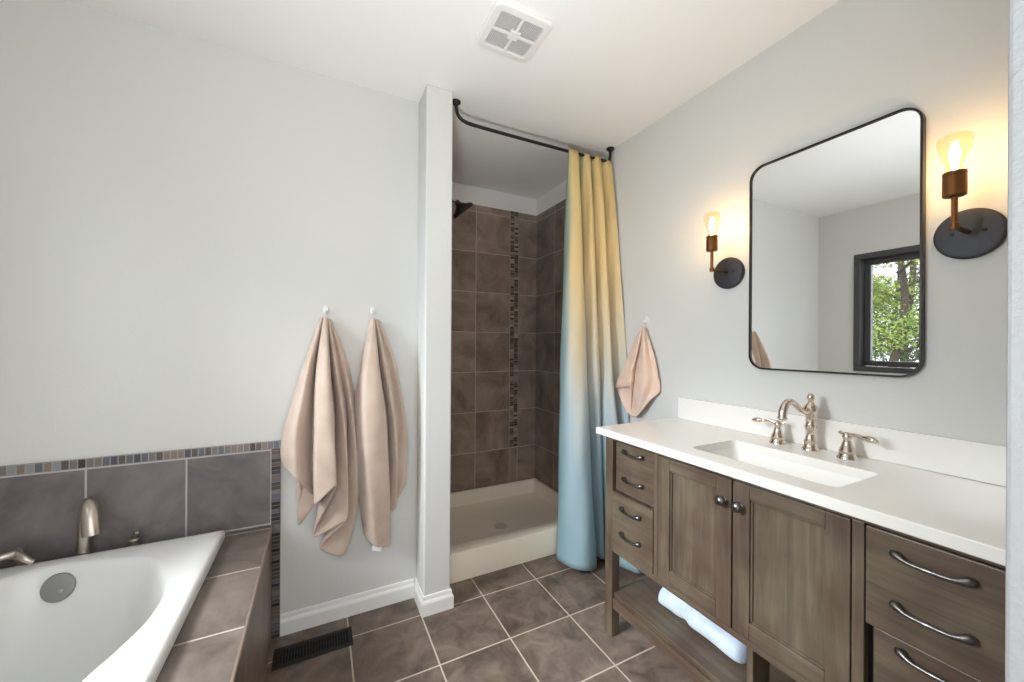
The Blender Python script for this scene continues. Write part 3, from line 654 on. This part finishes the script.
# ------------------------------------------------------------------ ceiling exhaust fan
vx0, vx1, vy0, vy1 = .541, .777, 1.192, 1.420
vf = thing('exhaust_fan', 'square white exhaust fan grille on the ceiling', 'ceiling vent', ((vx0 + vx1) / 2, (vy0 + vy1) / 2, ZC))
def vr(e, z, r): return rr(vx0 + e, vx1 - e, vy0 + e, vy1 - e, z, r)
i0 = .030
MB().rings([vr(0, ZC, .03), vr(0, ZC - .010, .03), vr(.006, ZC - .017, .027), vr(.018, ZC - .019, .02), vr(i0, ZC - .019, .008), vr(i0 + .002, ZC - .012, .007), vr(i0 + .002, ZC - .004, .007), vr(i0, ZC, .008)], loop=True).build('fan_cover', PLAST, vf, smooth=35)
cx, cy = (vx0 + vx1) / 2, (vy0 + vy1) / 2
b = MB().box(vx0 + i0, vx1 - i0, cy - .006, cy + .006, ZC - .018, ZC - .010, .002).box(cx - .006, cx + .006, vy0 + i0, vy1 - i0, ZC - .018, ZC - .010, .002)
b.lathe((cx, cy, ZC - .010), (0, 0, -1), [(0, .030), (.006, .030), (.009, .026), (.009, 0)], 4)
b.build('cross_bar', PLAST, vf)
for sx in (-1, 1):
    for sy in (-1, 1):
        g = MB(); xa, xb = sorted((cx + sx * .006, cx + sx * (.118 - i0 - .001))); ya, yb = sorted((cy + sy * .006, cy + sy * (.114 - i0 - .001)))
        g.box(xa, xb, ya, yb, ZC - .008, ZC - .006)
        k = xa + .004
        while k < xb - .003: g.box(k, k + .002, ya, yb, ZC - .013, ZC - .008); k += .007
        g.build('grille', GRILLE, vf)

# floor register
rx0, rx1, ry0, ry1 = -.155, .134, 1.705, 1.815
fr = thing('floor_register', 'dark metal floor register beside the tub deck', 'floor vent', ((rx0 + rx1) / 2, (ry0 + ry1) / 2, 0))
e = .016
MB().box(rx0, rx1, ry0, ry0 + e, .0005, .006, .002).box(rx0, rx1, ry1 - e, ry1, .0005, .006, .002).box(rx0, rx0 + e, ry0 + e, ry1 - e, .0005, .006, .002).box(rx1 - e, rx1, ry0 + e, ry1 - e, .0005, .006, .002).build('register_frame', BLACK, fr)
g = MB(); k = rx0 + e + .004
while k < rx1 - e - .004: g.box(k, k + .003, ry0 + e, ry1 - e, .001, .0048); k += .0105
g.box(rx0 + e, rx1 - e, (ry0 + ry1) / 2 - .002, (ry0 + ry1) / 2 + .002, .001, .005)
g.build('louver', BLACK, fr)
MB().box(rx0 + e, rx1 - e, ry0 + e, ry1 - e, .0003, .0008).build('duct_shade', GAPSHADE, fr)  # dark plate that paints the shade down in the duct

# ------------------------------------------------------------------ outdoors, seen through the window
struct(MB().box(-16, -1.2, -4, 14, -.72, -.6).build('ground', m_tile('garden_ground', 'xy', (0, 0), (50, 50), .001, (84, 92, 58), (122, 122, 84), (100, 100, 70), .9, 2.0)))
LEAF = []
for nm, a, b in (('leaf_bright', (112, 140, 58), (170, 184, 92)), ('leaf_dark', (44, 74, 42), (88, 116, 62))):
    k = mat(nm, a, .6); oi = k.n('ShaderNodeNewGeometry'); nz = k.n('ShaderNodeTexNoise', i_Scale=6.0, i_Detail=3.0); k.l(oi.outputs['Position'], nz.inputs['Vector'])
    k.l(k.ramp(nz.outputs[0], [(.35, lin(a)), (.65, lin(b))]), k.b.inputs['Base Color']); LEAF.append(k.m)
BARK = mat('bark', (74, 62, 54), .9).m
def leaves(m, c, r, n, size, rnd, sq=1.0):
    for _ in range(n):
        while True:
            q = Vector((rnd.uniform(-1, 1), rnd.uniform(-1, 1), rnd.uniform(-1, 1)))
            if q.length < 1: break
        p = c + Vector((q.x * r, q.y * r, q.z * r * sq)); a = Vector((rnd.gauss(0, 1), rnd.gauss(0, 1), rnd.gauss(0, 1))).normalized(); b = a.orthogonal().normalized(); s_ = size * rnd.uniform(.5, 1.1)
        w = [m.bm.verts.new(p + a * s_), m.bm.verts.new(p + b * s_ * .45), m.bm.verts.new(p - a * s_), m.bm.verts.new(p - b * s_ * .45)]
        m.bm.faces.new(w)
def tree(x, y, h, spread, nl, leafm, label, seed, lean=0.0, bare=False, rad=.085, zlow=.3):
    rnd = random.Random(seed); T = thing('garden_tree', label, 'tree', (x, y, -.6), 'trees outside the window')
    top = Vector((x + lean, y + lean, -.6 + h))
    pts = [Vector((x, y, -.6)), Vector((x + .02, y + .05, -.6 + h * .3)), Vector((x - .03, y - .08, -.6 + h * .55)), Vector((x + lean * .7, y + lean, -.6 + h * .8)), top]
    tr = MB().tube(pts, [rad, rad * .85, rad * .7, rad * .4, .01], 12); lf = MB()
    for i in range(16 if bare else 12):
        t = rnd.uniform(zlow, .95); p = pts[0].lerp(pts[-1], t); p = Vector((p.x, p.y, -.6 + h * t)); a = rnd.uniform(0, 2 * PI); L = spread * rnd.uniform(.6, 1.1) * (1.1 - t * .5)
        e1 = p + Vector((math.cos(a) * L * .5, math.sin(a) * L * .5, L * .25)); e2 = p + Vector((math.cos(a) * L, math.sin(a) * L, L * rnd.uniform(.1, .6)))
        tr.tube([p, e1, e2], [rad * .35, rad * .2, .006], 7, sub=5)
        for c in (e1, e2, e1.lerp(e2, .6)): leaves(lf, c, spread * .34, nl // 48, .036 if bare else .05, rnd, .6)
    tr.build('trunk', BARK, T, smooth='all'); lf.build('crown', LEAF[leafm], T)
tree(-5.2, 2.72, 4.6, 1.1, 4800, 0, 'open-branched tree with thick trunk just outside the window', 3, bare=True, rad=.07)
tree(-9.4, 3.9, 6.5, 1.9, 24000, 0, 'leafy green tree standing behind the open-branched tree', 5, zlow=.1)
tree(-14.0, 5.6, 8.0, 2.6, 24000, 1, 'tall dark green tree farthest from the window', 11, zlow=.1)
def shrub(x, y, r, seed, label):
    rnd = random.Random(seed); T = thing('garden_shrub', label, 'shrub', (x, y, -.6))
    st = MB(); lf = MB()
    for i in range(7):
        a = i * .9; e2 = Vector((x + math.cos(a) * r * .6, y + math.sin(a) * r * .6, -.6 + r * 1.7)); st.tube([(x, y, -.62), (x + math.cos(a) * r * .3, y + math.sin(a) * r * .3, -.6 + r), e2], [.02, .014, .006], 6, sub=4)
        leaves(lf, e2, r * .55, 420, .05, rnd, .9)
    st.build('stem', BARK, T, smooth='all'); lf.build('foliage', LEAF[1], T)
shrub(-7.0, 3.45, 1.2, 1, 'rounded dark green shrub low behind the open-branched tree')
